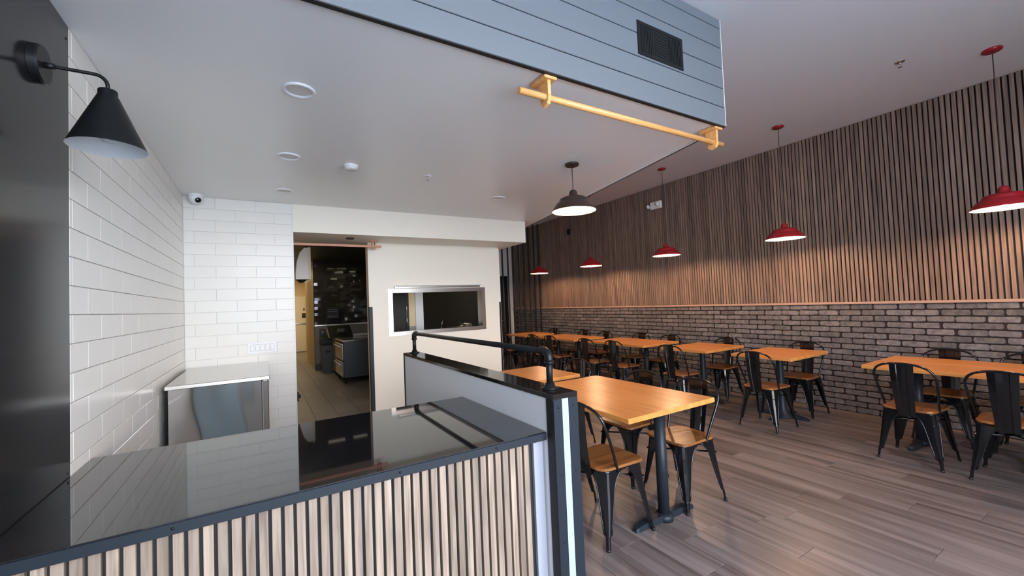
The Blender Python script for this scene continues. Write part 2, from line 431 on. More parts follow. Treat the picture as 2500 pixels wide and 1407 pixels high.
# ---- shop front behind the camera: big windows that let the daylight in
mb = MB(); F0, F1 = FRONT - 0.15, FRONT
mb.box(-0.2, 6.95, F0, F1, 0, 0.10); mb.box(-0.2, 6.95, F0, F1, 3.25, HIC); mb.box(3.95, 6.95, F0, F1, 0.1, 3.25)
struct('wall_front', mb, M['white'])
for k, x in enumerate((0.0, 1.3, 2.6, 3.9)):
    struct('trim_%d' % (10 + k), bx(x, x + 0.08, F0, F1, 0.10, 3.25), M['black'])
tag(bx(-25, 30, -45, FRONT - 0.21, -0.2, -0.13).build('pavement', M['pave']), 'grey pavement outside the shop front', 'pavement')

# ================================================================== COUNTER
ct = thing('service_counter', 'front counter with black polished stone top and vertical wood slat face', 'counter', (0, CY, 0))
def loc(mb): return mb
MB().bbox(0.001, 1.793, 0.0, 0.955, 0.853, 0.886, 0.003).build('countertop', M['granite'], ct)
MB().bbox(0.001, 1.789, -0.007, -0.0005, 0.850, 0.8835, 0.0015).build('edge_trim', M['angle'], ct)
MB().bbox(0.010, 1.790, 0.05, 0.80, 0.0, 0.853, 0.002).build('body', M['blackmatte'], ct)
for k in range(3): MB().bbox(0.03 + k*0.585, 0.60 + k*0.585, 0.8005, 0.82, 0.10, 0.845, 0.003).build('added_back_panel', M['bluereflect' if k == 0 else 'plastic'], ct)  # unseen panels added for the fridge door to reflect as pale bands
MB().bbox(1.736, 1.790, 0.030, 0.05, 0.0, 0.850, 0.002).build('end_panel', M['greypaint_dim'], ct)
csl = MB().bbox(0, 0.0270, 0.028, 0.049, 0.004, 0.850, 0.0012).mesh('slat', M['slatc'])
for k in range(-27, 20):
    x = 1.010 + k*0.03725
    if 0.0 < x < 1.712: obj('slat', csl, ct, (x, 0, 0))
for x in (0.42, 1.10, 1.52):
    s_ = MB().lathe([(0.0, 0.003), (0.004, 0.0022), (0.005, 0)], 10).build('screw', M['black'], ct, (x, -0.007, 0.868)); s_.rotation_euler = (PI/2, 0, 0)

# ================================================================== PONY WALL
pw = thing('half_wall', 'pale grey half wall with black stone cap beside the counter', 'half wall', (PX0, -3.64, 0))
PWD = PX1 - PX0; PL = 2.35
bx(0.003, PWD - 0.003, 0.003, PL, 0, 1.042).build('wall_panel', M['greypaint'], pw)
MB().bbox(-0.002, PWD + 0.003, -0.003, PL + 0.004, 1.042, 1.065, 0.002).build('cap', M['granite2'], pw)
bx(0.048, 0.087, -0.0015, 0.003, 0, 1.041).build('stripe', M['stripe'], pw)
# black angle irons on the corners
def angle(x0, x1, y0, y1): return MB().bbox(x0, x1, y0, y1, 0, 1.041, 0.0012)
a1 = angle(-0.0015, 0.0485, -0.005, 0.0025).build('angle_iron', M['angle'], pw)
angle(-0.0015, 0.0025, 0.0025, 0.055).build('side_flange', M['blackmatte'], a1)
a2 = angle(0.0865, PWD + 0.001, -0.005, 0.0025).build('angle_iron', M['angle'], pw)
angle(PWD - 0.003, PWD + 0.001, 0.0025, 0.055).build('side_flange', M['angle'], a2)
angle(-0.0015, 0.0025, PL - 0.03, PL).build('far_angle_iron', M['blackmatte'], pw)
for x in (0.025, 0.112):
    for z in (1.005, 0.70, 0.40, 0.10):
        s_ = MB().lathe([(0.0, 0.003), (0.0035, 0.0026), (0.0055, 0)], 10).build('screw', M['black'], pw, (x, -0.005, z)); s_.rotation_euler = (PI/2, 0, 0)

# pipe rail on the cap
pr_ = thing('pipe_rail', 'black iron pipe rail standing on the half wall cap', 'rail', (1.872, -3.60, 1.0652))
ya, yb, zr = 0.085, 2.215, 0.182
MB().tube([(0, ya + 0.05, zr), (0, yb - 0.05, zr)], 0.0165, 16).build('rail', M['black'], pr_)
for yy, sg in ((ya, 1), (yb, -1)):
    MB().tube([(0, yy, 0.012), (0, yy, zr - 0.03)], 0.0165, 16).build('post', M['black'], pr_)
    arc = [(0, yy, zr - 0.052)] + [(0, yy + sg*(0.036 - 0.036*math.cos(t)), zr - 0.036 + 0.036*math.sin(t)) for t in [j*PI/2/8 for j in range(9)]] + [(0, yy + sg*0.052, zr)]
    el = MB(); el.tube(arc, 0.0215, 16)
    el.tube([(0, yy, zr - 0.060), (0, yy, zr - 0.046)], 0.0245, 16); el.tube([(0, yy + sg*0.046, zr), (0, yy + sg*0.060, zr)], 0.0245, 16)
    el.build('elbow', M['black'], pr_)
    MB().lathe([(0.0, 0), (0.043, 0), (0.043, 0.008), (0.026, 0.010), (0.023, 0.028), (0.0, 0.028)], 24, (0, yy, 0)).build('flange', M['black'], pr_)

# ================================================================== FRIDGE with worktop
fr = thing('worktop_fridge', 'stainless steel undercounter fridge in the white tiled corner', 'fridge', (0.03, -1.215, 0))
MB().bbox(0.0, 0.672, 0, 1.205, 0.950, 0.980, 0.003).build('worktop', M['steel2'], fr)
MB().bbox(0.03, 0.664, 0.045, 1.19, 0.10, 0.949, 0.003).build('body', M['blackmatte'], fr)
# slightly bowed door sheet
dm = MB(); xs_ = [0.02 + 0.595*j/48 for j in range(49)]; zs2 = [0.12 + 0.8285*j/16 for j in range(17)]
fy = lambda x, z=0.12: 0.011 - 0.006*math.sin((x - 0.02)/0.595*PI) + 0.0020*math.sin(x*22 + 1 + 1.3*math.sin(z*9))*math.sin((x - 0.02)/0.595*PI)
dm.loft([[(x, fy(x, z), z) for z in zs2] for x in xs_], True, False, False)
dm.add([(0.02, fy(0.02), 0.12), (0.02, fy(0.02), 0.9485), (0.02, 0.044, 0.9485), (0.02, 0.044, 0.12)], [(0, 1, 2, 3)])
dm.add([(0.615, fy(0.615), 0.12), (0.615, 0.044, 0.12), (0.615, 0.044, 0.9485), (0.615, fy(0.615), 0.9485)], [(0, 1, 2, 3)])
for zz in (0.12, 0.9485):
    dm.add([(x, fy(x, zz), zz) for x in xs_] + [(0.615, 0.044, zz), (0.02, 0.044, zz)], [tuple(range(51))])
dm.build('door', M['steel'], fr)
MB().bbox(0.619, 0.666, 0.006, 0.044, 0.12, 0.9485, 0.006).build('frame_strip', M['steel'], fr)
for x in (0.08, 0.60):
    for y in (0.12, 1.10): MB().tube([(x, y, 0.0), (x, y, 0.10)], 0.016, 10).build('leg', M['steel2'], fr)

# 5-gang plate
sp_ = thing('switch_plate', 'white five-gang switch plate on the tiled wall above the fridge', 'switch plate', (0.657, -0.0005, 1.130))
MB().bbox(-0.131, 0.131, -0.007, 0.0, -0.056, 0.056, 0.002).build('plate', M['plastic'], sp_)
for k in range(5):
    x = (k - 2)*0.0465
    f_ = MB().bbox(x - 0.0185, x + 0.0185, -0.0085, -0.007, -0.036, 0.036, 0.0008).build('bezel', M['grout'], sp_)
    MB().bbox(x - 0.0155, x + 0.0155, -0.0120, -0.0085, -0.032, 0.032, 0.001).build('rocker' , M['plastic'], f_)

# ================================================================== WALL SCONCE
sc = thing('wall_sconce', 'black cone wall sconce on a bent arm fixed to the black panel', 'lamp', (0.0005, -3.162, 2.393))
o = MB().lathe([(0.0, 0), (0.066, 0), (0.066, 0.020), (0.062, 0.026), (0.0, 0.026)], 64, smooth=False).build('backplate', M['black'], sc); o.rotation_euler = (0, PI/2, 0)
arm = [(0.026, 0, 0), (0.06, 0, 0), (0.150, 0, 0)] + [(0.150 + 0.037*math.sin(t), 0, -0.037 + 0.037*math.cos(t)) for t in [PI/2*j/7 for j in range(1, 8)]] + [(0.187, 0, -0.062)]
MB().tube(arm, 0.0062, 12).build('arm', M['black'], sc)
MB().tube([(0.026, 0, 0), (0.050, 0, 0)], 0.0105, 14).build('socket_collar', M['black'], sc)
MB().lathe([(0.0, -0.052), (0.026, -0.053), (0.028, -0.058), (0.028, -0.076), (0.031, -0.078), (0.112, -0.270)], 40, (0.187, 0, 0)).build('lamp_shade', M['black'], sc)
MB().lathe([(0.112, -0.270), (0.110, -0.2705), (0.029, -0.079), (0.0, -0.075)], 40, (0.187, 0, 0)).build('shade_lining', M['shadein'], sc)
MB().lathe([(0.0, -0.248), (0.018, -0.244), (0.028, -0.228), (0.027, -0.208), (0.016, -0.185), (0.013, -0.165), (0.013, -0.10)], 18, (0.187, 0, 0)).build('bulb', M['bulboff'], sc)

# ================================================================== PENDANTS
def pendant(loc, label, topz, rim, h, m, mc, lining, group=None):
    t = thing('pendant_lamp', label, 'pendant lamp', loc, 0, group)
    H = h
    prof = [(0.0, H), (0.020, H - 0.002), (0.031, H - 0.012), (0.036, H - 0.030), (0.038, H - 0.060), (rim*0.48, H - 0.066), (rim*0.62, H - 0.080), (rim*0.66, H - 0.098), (rim*0.655, H - 0.104), (rim*0.80, H - 0.122), (rim*0.93, 0.030), (rim*0.985, 0.010), (rim, 0.0)]
    MB().lathe(prof, 48).build('lamp_shade', m, t)
    MB().lathe([(rim, 0.0), (rim*0.985, 0.0004)] + [(max(r - 0.004, 0), z - 0.003) for r, z in reversed(prof[:-1]) if z - 0.003 > 0.002], 48).build('shade_lining', lining, t)
    MB().lathe([(0.0, 0.020), (0.020, 0.026), (0.030, 0.044), (0.028, 0.064), (0.016, 0.084), (0.013, 0.095)], 18).build('bulb', M['bulb'], t)
    MB().lathe([(0.0, topz), (0.062, topz), (0.062, topz - 0.014), (0.054, topz - 0.020), (0.0, topz - 0.021)], 32).build('canopy', m, t)
    MB().tube([(0, 0, H - 0.003), (0, 0, topz - 0.018)], 0.0035, 8).build('cord', mc, t)
    return t
PXX = 6.00
for (yy, lab) in ((-4.385, 'red dome pendant cut off by the right frame edge, nearest of the wall row'),
                  (-2.675, 'red dome pendant over the small table nearest the large right table'),
                  (-0.982, 'red dome pendant third nearest in the row along the slatted wall'),
                  (0.730, 'red dome pendant second from the far end of the slatted wall row'),
                  (2.440, 'red dome pendant farthest from the camera, beside the black rods')):
    pendant((PXX, yy, 2.118), lab, HIC - 2.118, 0.205, 0.185, M['red'], M['cord'], M['shadein'], 'red pendants along the slatted wall')
pendant((3.03, -2.383, 2.278), 'dark bronze dome pendant hanging from the low ceiling', LOWC - 2.278, 0.192, 0.190, M['bronze'], M['cord'], M['shadein'])

# ================================================================== CEILING FITTINGS
def downlight(x, y, z, label, r=0.083, ring=None):
    t = thing('downlight', label, 'ceiling light', (x, y, z), 0)
    MB().lathe([(r, 0.0), (r*0.99, -0.006), (r*0.90, -0.011), (r*0.80, -0.008), (r*0.74, -0.0005)], 40).build('trim_ring', ring or M['plastic'], t)
    MB().lathe([(r*0.79, -0.001), (r*0.66, -0.0025), (r*0.5, -0.001), (0.0, -0.001)], 40).build('lens', M['white'] if not ring else M['bulboff'], t)
    return t
downlight(0.853, -2.725, LOWC, 'round white recessed light nearest the camera on the low ceiling')
downlight(0.858, -1.612, LOWC, 'round white recessed light between the nearest one and the tiled back wall')
downlight(0.866, -0.560, LOWC, 'small round recessed light closest to the tiled back wall')
downlight(3.000, -1.095, LOWC, 'round recessed light at right side of the low ceiling above the cream wall')
downlight(1.62, 0.27, 2.388, 'small dark ringed light under the soffit over the kitchen doorway', 0.05, M['blackmatte'])
sd = thing('smoke_detector', 'white round smoke detector on the low ceiling', 'smoke detector', (1.321, -1.575, LOWC))
MB().lathe([(0.058, 0), (0.058, -0.012), (0.050, -0.016)], 32).build('base', M['plastic'], sd)
MB().lathe([(0.050, -0.016), (0.052, -0.028), (0.046, -0.036), (0.0, -0.038)], 32).build('cover', M['white'], sd)
def sprinkler(x, y, z, label, m):
    t = thing('sprinkler', label, 'sprinkler', (x, y, z))
    MB().lathe([(0.036, 0), (0.034, -0.004), (0.014, -0.006), (0.0, -0.006)], 24).build('escutcheon', m, t)
    b_ = MB(); b_.tube([(0, 0, -0.006), (0, 0, -0.022)], 0.008, 10)
    b_.tube([(0.008, 0, -0.020), (0.013, 0, -0.032), (0.003, 0, -0.044)], 0.002, 6); b_.tube([(-0.008, 0, -0.020), (-0.013, 0, -0.032), (-0.003, 0, -0.044)], 0.002, 6)
    b_.build('frame', M['steel2'], t)
    MB().lathe([(0.0, -0.044), (0.016, -0.045), (0.016, -0.047), (0.0, -0.047)], 16).build('deflector', M['steel2'], t)
sprinkler(1.992, -1.560, LOWC, 'chrome sprinkler head on the low ceiling right of smoke detector', M['plastic'])
sprinkler(5.507, -3.930, HIC, 'dark sprinkler head on the high ceiling above the dining area', M['steel2'])
cd = thing('security_camera', 'white dome security camera in the ceiling corner above white tile', 'security camera', (0.115, -0.085, LOWC))
MB().lathe([(0.066, 0), (0.067, -0.022), (0.062, -0.030)], 32).build('base', M['plastic'], cd)
MB().lathe([(0.062, -0.030), (0.060, -0.050), (0.050, -0.072), (0.032, -0.088), (0.0, -0.095)], 32).build('dome', M['plastic'], cd)
ln_ = MB().lathe([(0.0, 0.006), (0.020, 0.004), (0.027, -0.004), (0.028, -0.02)], 24).build('lens', M['lens'], cd, (0.026, -0.050, -0.066))
ln_.rotation_euler = Vector((0.35, -0.75, -0.45)).to_track_quat('Z', 'Y').to_euler()

# ================================================================== HANGING RODS
rd = thing('hanging_rod', 'honey coloured wooden rod on two brackets under the grey beam', 'rod', (0, 0, 0))
RY, RZ = -3.435, 2.592
MB().tube([(1.815, RY, RZ), (3.575, RY, RZ)], 0.0175, 24).build('rod', M['rod'], rd)
for x in (1.990, 3.475):
    b_ = MB().bbox(x - 0.042, x + 0.042, RY - 0.050, RY + 0.085, LOWC - 0.026, LOWC - 0.001, 0.004).build('bracket_plate', M['rod'], rd)
    poly = [(RY - 0.030, LOWC - 0.026), (RY - 0.030, RZ - 0.018), (RY - 0.018, RZ - 0.040), (RY + 0.018, RZ - 0.050), (RY + 0.038, RZ - 0.035), (RY + 0.045, RZ + 0.02), (RY + 0.055, LOWC - 0.026)]
    a_ = MB(); n = len(poly)
    vs = [(x - 0.010, p[0], p[1]) for p in poly] + [(x + 0.010, p[0], p[1]) for p in poly]
    a_.add(vs, [tuple(range(n)), tuple(reversed(range(n, 2*n)))] + [(i, n + i, n + (i+1) % n, (i+1) % n) for i in range(n)])
    a_.build('bracket_arm', M['rod'], rd)
    for dy in (-0.035, 0.07): MB().lathe([(0, -0.003), (0.004, -0.002), (0.005, 0)], 10, (x + 0.026, RY + dy, LOWC - 0.026)).build('screw', M['steel2'], rd)
cr_ = thing('door_rail', 'copper brown square rail above the kitchen doorway', 'rail', (0, 0, 0))
MB().bbox(0.995, 2.035, 0.385, 0.415, 2.296, 2.326, 0.002).build('rail', M['copper'], cr_)
for x in (1.935,):
    MB().bbox(x - 0.045, x + 0.045, 0.375, 0.425, 2.374, 2.3875, 0.002).build('bracket_plate', M['copper'], cr_)
    b_ = MB(); b_.box(x - 0.022, x - 0.012, 0.378, 0.422, 2.284, 2.374); b_.box(x + 0.012, x + 0.022, 0.378, 0.422, 2.284, 2.374); b_.box(x - 0.022, x + 0.022, 0.378, 0.422, 2.276, 2.286)
    b_.build('bracket_strap', M['copper'], cr_)

# ================================================================== VENT in beam
vt = thing('vent_grille', 'black rectangular vent grille in the grey shiplap beam', 'vent', (2.859, BEAMY - 0.006, 3.084))
VW, VH = 0.213, 0.106
f_ = MB()
f_.box(-VW, VW, -0.005, 0.0, -VH, -VH + 0.022); f_.box(-VW, VW, -0.005, 0.0, VH - 0.022, VH); f_.box(-VW, -VW + 0.024, -0.005, 0.0, -VH + 0.022, VH - 0.022); f_.box(VW - 0.024, VW, -0.005, 0.0, -VH + 0.022, VH - 0.022)
f_.build('frame', M['black'], vt)
bx(-VW + 0.02, VW - 0.02, -0.002, 0.0, -VH + 0.02, VH - 0.02).build('backing', M['blackmatte'], vt)
for k in range(9):
    z = -0.070 + k*0.0175
    lv = MB().box(-0.060, 0.060, -0.0055, -0.002, z - 0.005, z + 0.004).build('louvre', M['black'], vt)
for x0, x1 in ((-0.186, -0.068), (0.068, 0.186)):
    for k in range(8):
        x = x0 + (k + 0.5)*(x1 - x0)/8
        MB().box(x - 0.0045, x + 0.0035, -0.0050, -0.002, -0.08, 0.08).build('louvre', M['black'], vt)

# ================================================================== SERVING WINDOW
sw = thing('serving_hatch', 'stainless framed serving window in the cream wall', 'window', (0, YC, 0))
def frame_piece(name, poly, y0, y1, par, m):
    n = len(poly); mb = MB()
    vs = [(x, y0, z) for x, z in poly] + [(x, y1, z) for x, z in poly]
    mb.add(vs, [tuple(range(n)), tuple(reversed(range(n, 2*n)))] + [(i, n + i, n + (i+1) % n, (i+1) % n) for i in range(n)])
    return mb.build(name, m, par)
o0, o1, o2, o3 = 2.152, 3.655, 1.100, 1.752; i0, i1, i2, i3 = 2.215, 3.598, 1.155, 1.697
frame_piece('frame_top', [(o0, o3), (i0, i3), (i1, i3), (o1, o3)], -0.012, 0.145, sw, M['steel2'])
frame_piece('frame_bottom', [(o0, o2), (o1, o2), (i1, i2), (i0, i2)], -0.012, 0.145, sw, M['steel2'])
frame_piece('frame_side', [(o0, o2), (i0, i2), (i0, i3), (o0, o3)], -0.012, 0.145, sw, M['steel2'])
frame_piece('frame_side', [(i1, i2), (o1, o2), (o1, o3), (i1, i3)], -0.012, 0.145, sw, M['steel2'])
tk = thing('ticket_rail', 'thin steel order ticket rail above the serving window', 'rail', (0, YC, 0))
MB().bbox(2.242, 3.578, -0.024, -0.001, 1.760, 1.786, 0.002).build('rail_bar', M['steel2'], tk)
MB().bbox(2.242, 3.578, -0.040, -0.001, 1.792, 1.799, 0.001).build('top_lip', M['plastic'], tk)
for x in (2.244, 3.572): MB().bbox(x, x + 0.008, -0.040, -0.001, 1.758, 1.800, 0.001).build('end_cap', M['steel2'], tk)
# inside the hatch
tcab = thing('tall_cabinet', 'dark tall cabinet seen at left through the serving window', 'cabinet', (2.30, 1.95, 0))
MB().bbox(0, 0.555, 0, 0.6, 0.0, 2.1, 0.004).build('body', M['dark'], tcab)
MB().bbox(0.02, 0.535, -0.02, -0.001, 0.1, 2.06, 0.004).build('door', M['blackmatte'], tcab)
MB().tube([(0.50, -0.05, 1.0), (0.50, -0.05, 1.5)], 0.006, 8).build('handle', M['steel2'], tcab)
pt = thing('wall_panel', 'narrow cream wall panel seen through the serving window', 'panel', (2.862, 1.97, 0))
bx(0, 0.112, 0, 0.05, 0.0, 2.3).build('board', M['yellow'], pt)
bx(0, 0.112, -0.01, 0, 0.95, 1.16).build('kick_plate', M['steel2'], pt)
tag(MB().bbox(2.976, 3.118, 1.95, 2.05, 0.0, 2.3, 0.004).build('steel_post', M['greypaint']), 'pale steel post right of the cream panel through the serving window', 'post')
st = thing('steel_shelf', 'steel shelf behind the serving window holding pots', 'shelf', (2.98, 0.76, 0))
MB().bbox(0, 0.88, 0, 0.42, 1.075, 1.105, 0.003).build('shelf_top', M['steel2'], st)
for x in (0.03, 0.85):
    for y in (0.03, 0.38): MB().tube([(x, y, 0), (x, y, 1.075)], 0.014, 8).build('leg', M['steel2'], st)
ZS = 1.1052
pot = thing('stock_pot', 'steel cooking pot with lid behind the serving window', 'pot', (3.51, 0.99, ZS))
MB().lathe([(0.0, 0), (0.088, 0), (0.092, 0.005), (0.092, 0.075), (0.096, 0.078), (0.096, 0.082), (0.09, 0.082)], 32).build('body', M['steel2'], pot)
MB().lathe([(0.098, 0.083), (0.097, 0.088), (0.0, 0.097)], 32).build('lid', M['steel2'], pot)
MB().tube([(-0.094, 0, 0.066), (-0.125, 0, 0.075), (-0.140, 0, 0.095), (-0.122, 0, 0.120)], 0.009, 8).build('handle', M['blackmatte'], pot)
pan = thing('saucepan', 'low dark saucepan left of the steel pot behind serving window', 'pan', (3.27, 1.02, ZS))
MB().lathe([(0.0, 0), (0.082, 0), (0.086, 0.006), (0.088, 0.050), (0.084, 0.050), (0.080, 0.008), (0.0, 0.008)], 32).build('body', M['blackmatte'], pan)
MB().tube([(0.02, -0.086, 0.044), (0.08, -0.15, 0.055), (0.12, -0.17, 0.060)], 0.007, 8).build('handle', M['steel2'], pan)
ld = thing('ladle', 'thin steel ladle handle leaning up behind the serving window', 'ladle', (3.05, 0.96, ZS))
MB().tube([(0, 0, 0.02), (0.012, -0.01, 0.10), (0.03, -0.02, 0.165)], 0.0035, 8).build('handle', M['steel2'], ld)
MB().lathe([(0.0, 0.0), (0.022, 0.006), (0.03, 0.022), (0.028, 0.022), (0.0, 0.004)], 16, (0, 0, 0)).build('bowl', M['steel2'], ld)
rg = MB(); rows = []
for a in range(7):
    rows.append([(3.60 + 0.13*(j/6) + 0.004*math.sin(a*2), 0.84 + 0.11*a/6, ZS + 0.004 + 0.016*math.exp(-((j-3)**2 + (a-3)**2)/5)*(1.2 + math.sin(j*2 + a))) for j in range(7)])
rg.loft(rows, True, False, False)
o = rg.build('kitchen_cloth', M['paper']); tag(o, 'crumpled white cloth on the sill right of the pot', 'cloth')
mdf = o.modifiers.new('thick', 'SOLIDIFY'); mdf.thickness = 0.003

# ================================================================== KITCHEN
struct('wall_kitchen_left', bx(0.1, 0.93, 0.15, 12.6, 0, 2.8), M['yellow'])
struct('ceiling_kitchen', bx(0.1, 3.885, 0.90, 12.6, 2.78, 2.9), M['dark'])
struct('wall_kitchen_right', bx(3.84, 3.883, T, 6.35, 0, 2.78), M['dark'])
kt = struct('wall_kitchen_tiled', bx(1.79, 3.84, 6.352, 6.5, 0, 2.78), M['mortar'])
rt = random.Random(5); tm = MB()
KW, KH = 0.155, 0.0765; r = 0; z = 1.13
while z < 2.76:
    x = 1.80 - (KW/2 if r % 2 else 0)
    while x < 3.84:
        xa, xb = max(x, 1.795), min(x + KW - 0.003, 3.838)
        if xb - xa > 0.02:
            sx, sz = rt.uniform(-0.0024, 0.0024), rt.uniform(-0.0014, 0.0014)
            d = 6.344
            tm.loft([[(xa, 6.352, z), (xb, 6.352, z), (xb, 6.352, z + KH - 0.003), (xa, 6.352, z + KH - 0.003)][::1],
                     [(xa, d - sx - sz, z), (xb, d + sx - sz, z), (xb, d + sx + sz, z + KH - 0.003), (xa, d - sx + sz, z + KH - 0.003)]], False)
        x += KW
    z += KH; r += 1
tm.build('tile', M['darktile'], kt, kind='stuff')
bx(1.788, 3.84, 6.335, 6.352, 0, 1.125).build('wainscot', M['greyk'], kt)
bx(1.785, 3.84, 6.325, 6.352, 1.105, 1.128).build('cap_strip', M['steel2'], kt)
bx(1.780, 1.92, 6.30, 6.352, 0, 0.16).build('cove_base', M['dark'], kt)
struct('wall_corridor', bx(1.79, 1.93, 6.5, 8.8, 0, 2.78), M['yellow'])
struct('wall_kitchen_store', bx(2.95, 3.10, 6.5, 12.0, 0, 2.78), M['yellow'])
struct('wall_kitchen_end', bx(0.1, 3.0, 12.0, 12.15, 0, 2.8), M['yellow'])
kd = struct('door_2', MB().bbox(1.30, 2.22, 11.96, 12.0, 0.02, 2.05, 0.004), M['cream'])
bx(1.22, 1.30, 11.95, 12.0, 0, 2.14).build('door_frame', M['yellow'], kd); bx(1.22, 2.30, 11.95, 12.0, 2.05, 2.14).build('door_frame', M['yellow'], kd)
bx(1.32, 2.20, 11.93, 11.96, 1.02, 1.06).build('push_bar', M['steel2'], kd)
bx(1.92, 2.05, 11.952, 11.96, 1.24, 1.42).build('notice', M['dark'], kd)
bx(1.96, 2.02, 11.952, 11.96, 1.52, 1.60).build('notice', M['greyk'], kd)
# door leaf edge seen on the corridor side
struct('trim_5', bx(1.86, 1.99, 8.8, 8.95, 0, 2.34), M['yellow'])
hd = thing('vent_hood', 'white curved hood hanging at the upper left of the kitchen doorway', 'hood', (1.205, 3.40, 2.09))
pro = [(0.0, 0.0), (0.23, 0.0), (0.235, 0.59), (0.15, 0.59), (0.075, 0.50), (0.025, 0.33), (0.003, 0.15)]
mb = MB(); n = len(pro)
mb.add([(x, 0, z) for x, z in pro] + [(x, 0.26, z) for x, z in pro], [tuple(range(n)), tuple(reversed(range(n, 2*n)))] + [(i, n + i, n + (i+1) % n, (i+1) % n) for i in range(n)])
mb.build('cowl', M['plastic'], hd)
MB().bbox(0.215, 0.255, -0.015, 0.0, 0.0, 0.60, 0.003).build('front_flange', M['cream'], hd)
MB().loft([[(0.02, 0.04, -0.001), (0.20, 0.04, -0.001), (0.20, 0.22, -0.001), (0.02, 0.22, -0.001)][::-1], [(0.07, 0.08, -0.055), (0.13, 0.08, -0.055), (0.13, 0.18, -0.055), (0.07, 0.18, -0.055)][::-1]], False).build('bracket', M['blackmatte'], hd)
MB().tube([(0.18, 0.13, 0.58), (0.18, 0.13, 0.689)], 0.02, 8).build('hanger', M['dark'], hd)
for (xa, xb), lb in (((1.68, 1.99), 'left of two bright light panels on the kitchen ceiling above the door rail'), ((2.13, 2.40), 'right of two bright light panels on the kitchen ceiling above the door rail')):
    pl = thing('ceiling_panel_light', lb, 'ceiling light', ((xa + xb)/2, 3.42, 2.779))
    hw = (xb - xa)/2
    MB().bbox(-hw, hw, -0.07, 0.07, -0.022, 0.0, 0.003).build('frame', M['plastic'], pl)
    bx(-hw + 0.015, hw - 0.015, -0.06, 0.06, -0.024, -0.022).build('diffuser', M['panelglow'], pl)
mn = thing('menu_screen', 'small black order screen on the dark tiled kitchen wall', 'screen', (2.205, 6.27, 1.42))
MB().bbox(-0.15, 0.15, -0.03, 0.0, -0.15, 0.15, 0.008).build('housing', M['blackmatte'], mn)
for z in (0.085, 0.035, -0.085): MB().box(-0.11, 0.11, -0.033, -0.030, z - 0.006, z + 0.006).build('bar', M['greyk'], mn)
MB().tube([(0, 0.0, 0), (0, 0.07, 0)], 0.02, 8).build('mount', M['blackmatte'], mn)
dp = thing('towel_dispenser', 'small dark dispenser box on grey wall above the kitchen bin', 'dispenser', (1.955, 6.30, 0.94))
MB().bbox(-0.06, 0.06, -0.06, 0.034, -0.09, 0.09, 0.01).build('housing', M['dark'], dp)
MB().box(-0.035, 0.035, -0.064, -0.06, -0.02, 0.04).build('window', M['greyk'], dp)
# bin
bn = thing('rubbish_bin', 'grey slim rubbish bin with black liner in the kitchen', 'bin', (1.975, 5.70, 0))
def rect(wx, wy, z): return [(-wx, -wy, z), (wx, -wy, z), (wx, wy, z), (-wx, wy, z)]
MB().loft([rect(0.085, 0.14, 0), rect(0.115, 0.19, 0.68)], False).build('body', M['bin'], bn)
MB().loft([rect(0.120, 0.195, 0.66), rect(0.128, 0.205, 0.72), rect(0.125, 0.20, 0.86), rect(0.105, 0.18, 0.865)], False).build('liner', M['blackmatte'], bn)
MB().box(-0.05, 0.05, -0.185, -0.170, 0.50, 0.545).build('handle', M['blackmatte'], bn)
# range
ov = thing('kitchen_range', 'dark steel range with oven doors facing the kitchen aisle', 'oven', (2.03, 3.74, 0))
MB().bbox(0.02, 1.0, 0, 0.95, 0.12, 0.845, 0.006).build('body', M['bin'], ov)
MB().bbox(0.0, 1.02, -0.01, 0.96, 0.845, 0.875, 0.004).build('cooktop', M['steel2'], ov)
for z0, z1 in ((0.14, 0.44), (0.47, 0.80)):
    d_ = MB().bbox(-0.012, 0.019, 0.03, 0.92, z0, z1, 0.006).build('door', M['steel2'], ov)
    MB().tube([(-0.04, 0.06, z1 - 0.05), (-0.04, 0.88, z1 - 0.05)], 0.012, 8).build('door_handle', M['plastic'], d_)
    MB().box(-0.014, -0.012, 0.22, 0.70, z0 + 0.06, z1 - 0.11).build('door_glass', M['lens'], d_)
for x in (0.06, 0.95):
    for y in (0.06, 0.88): MB().tube([(x, y, 0), (x, y, 0.12)], 0.02, 8).build('leg', M['blackmatte'], ov)
kp = thing('prep_unit', 'slanted steel prep unit behind the range in the kitchen', 'prep unit', (1.94, 4.85, 0))
mb = MB(); pts = [(0.02, 0.0), (0.85, 0.0), (0.85, 0.86), (0.02, 0.86)]
MB().bbox(0.12, 1.1, 0.0, 0.5, 0.1, 0.862, 0.004).build('body', M['greyk'], kp)
mb.add([(0.0, -0.02, 0.865), (0.50, -0.02, 0.865), (0.46, 0.22, 1.13), (-0.03, 0.22, 1.13), (0.0, 0.26, 0.865), (0.50, 0.26, 0.865), (0.46, 0.26, 1.13), (-0.03, 0.26, 1.13)],
       [(0, 1, 2, 3), (5, 4, 7, 6), (3, 2, 6, 7), (0, 3, 7, 4), (1, 5, 6, 2), (0, 4, 5, 1)])
mb.build('slanted_panel', M['steel2'], kp)
MB().box(0.17, 0.32, 0.06, 0.10, 0.99, 1.07).build('control_window', M['dark'], kp)
MB().bbox(0.5, 1.2, 0.1, 0.26, 0.865, 0.93, 0.004).build('shelf_rail', M['steel2'], kp)
for x in (0.18, 1.05):
    for y in (0.06, 0.44): MB().tube([(x, y, 0), (x, y, 0.1)], 0.02, 8).build('leg', M['blackmatte'], kp)

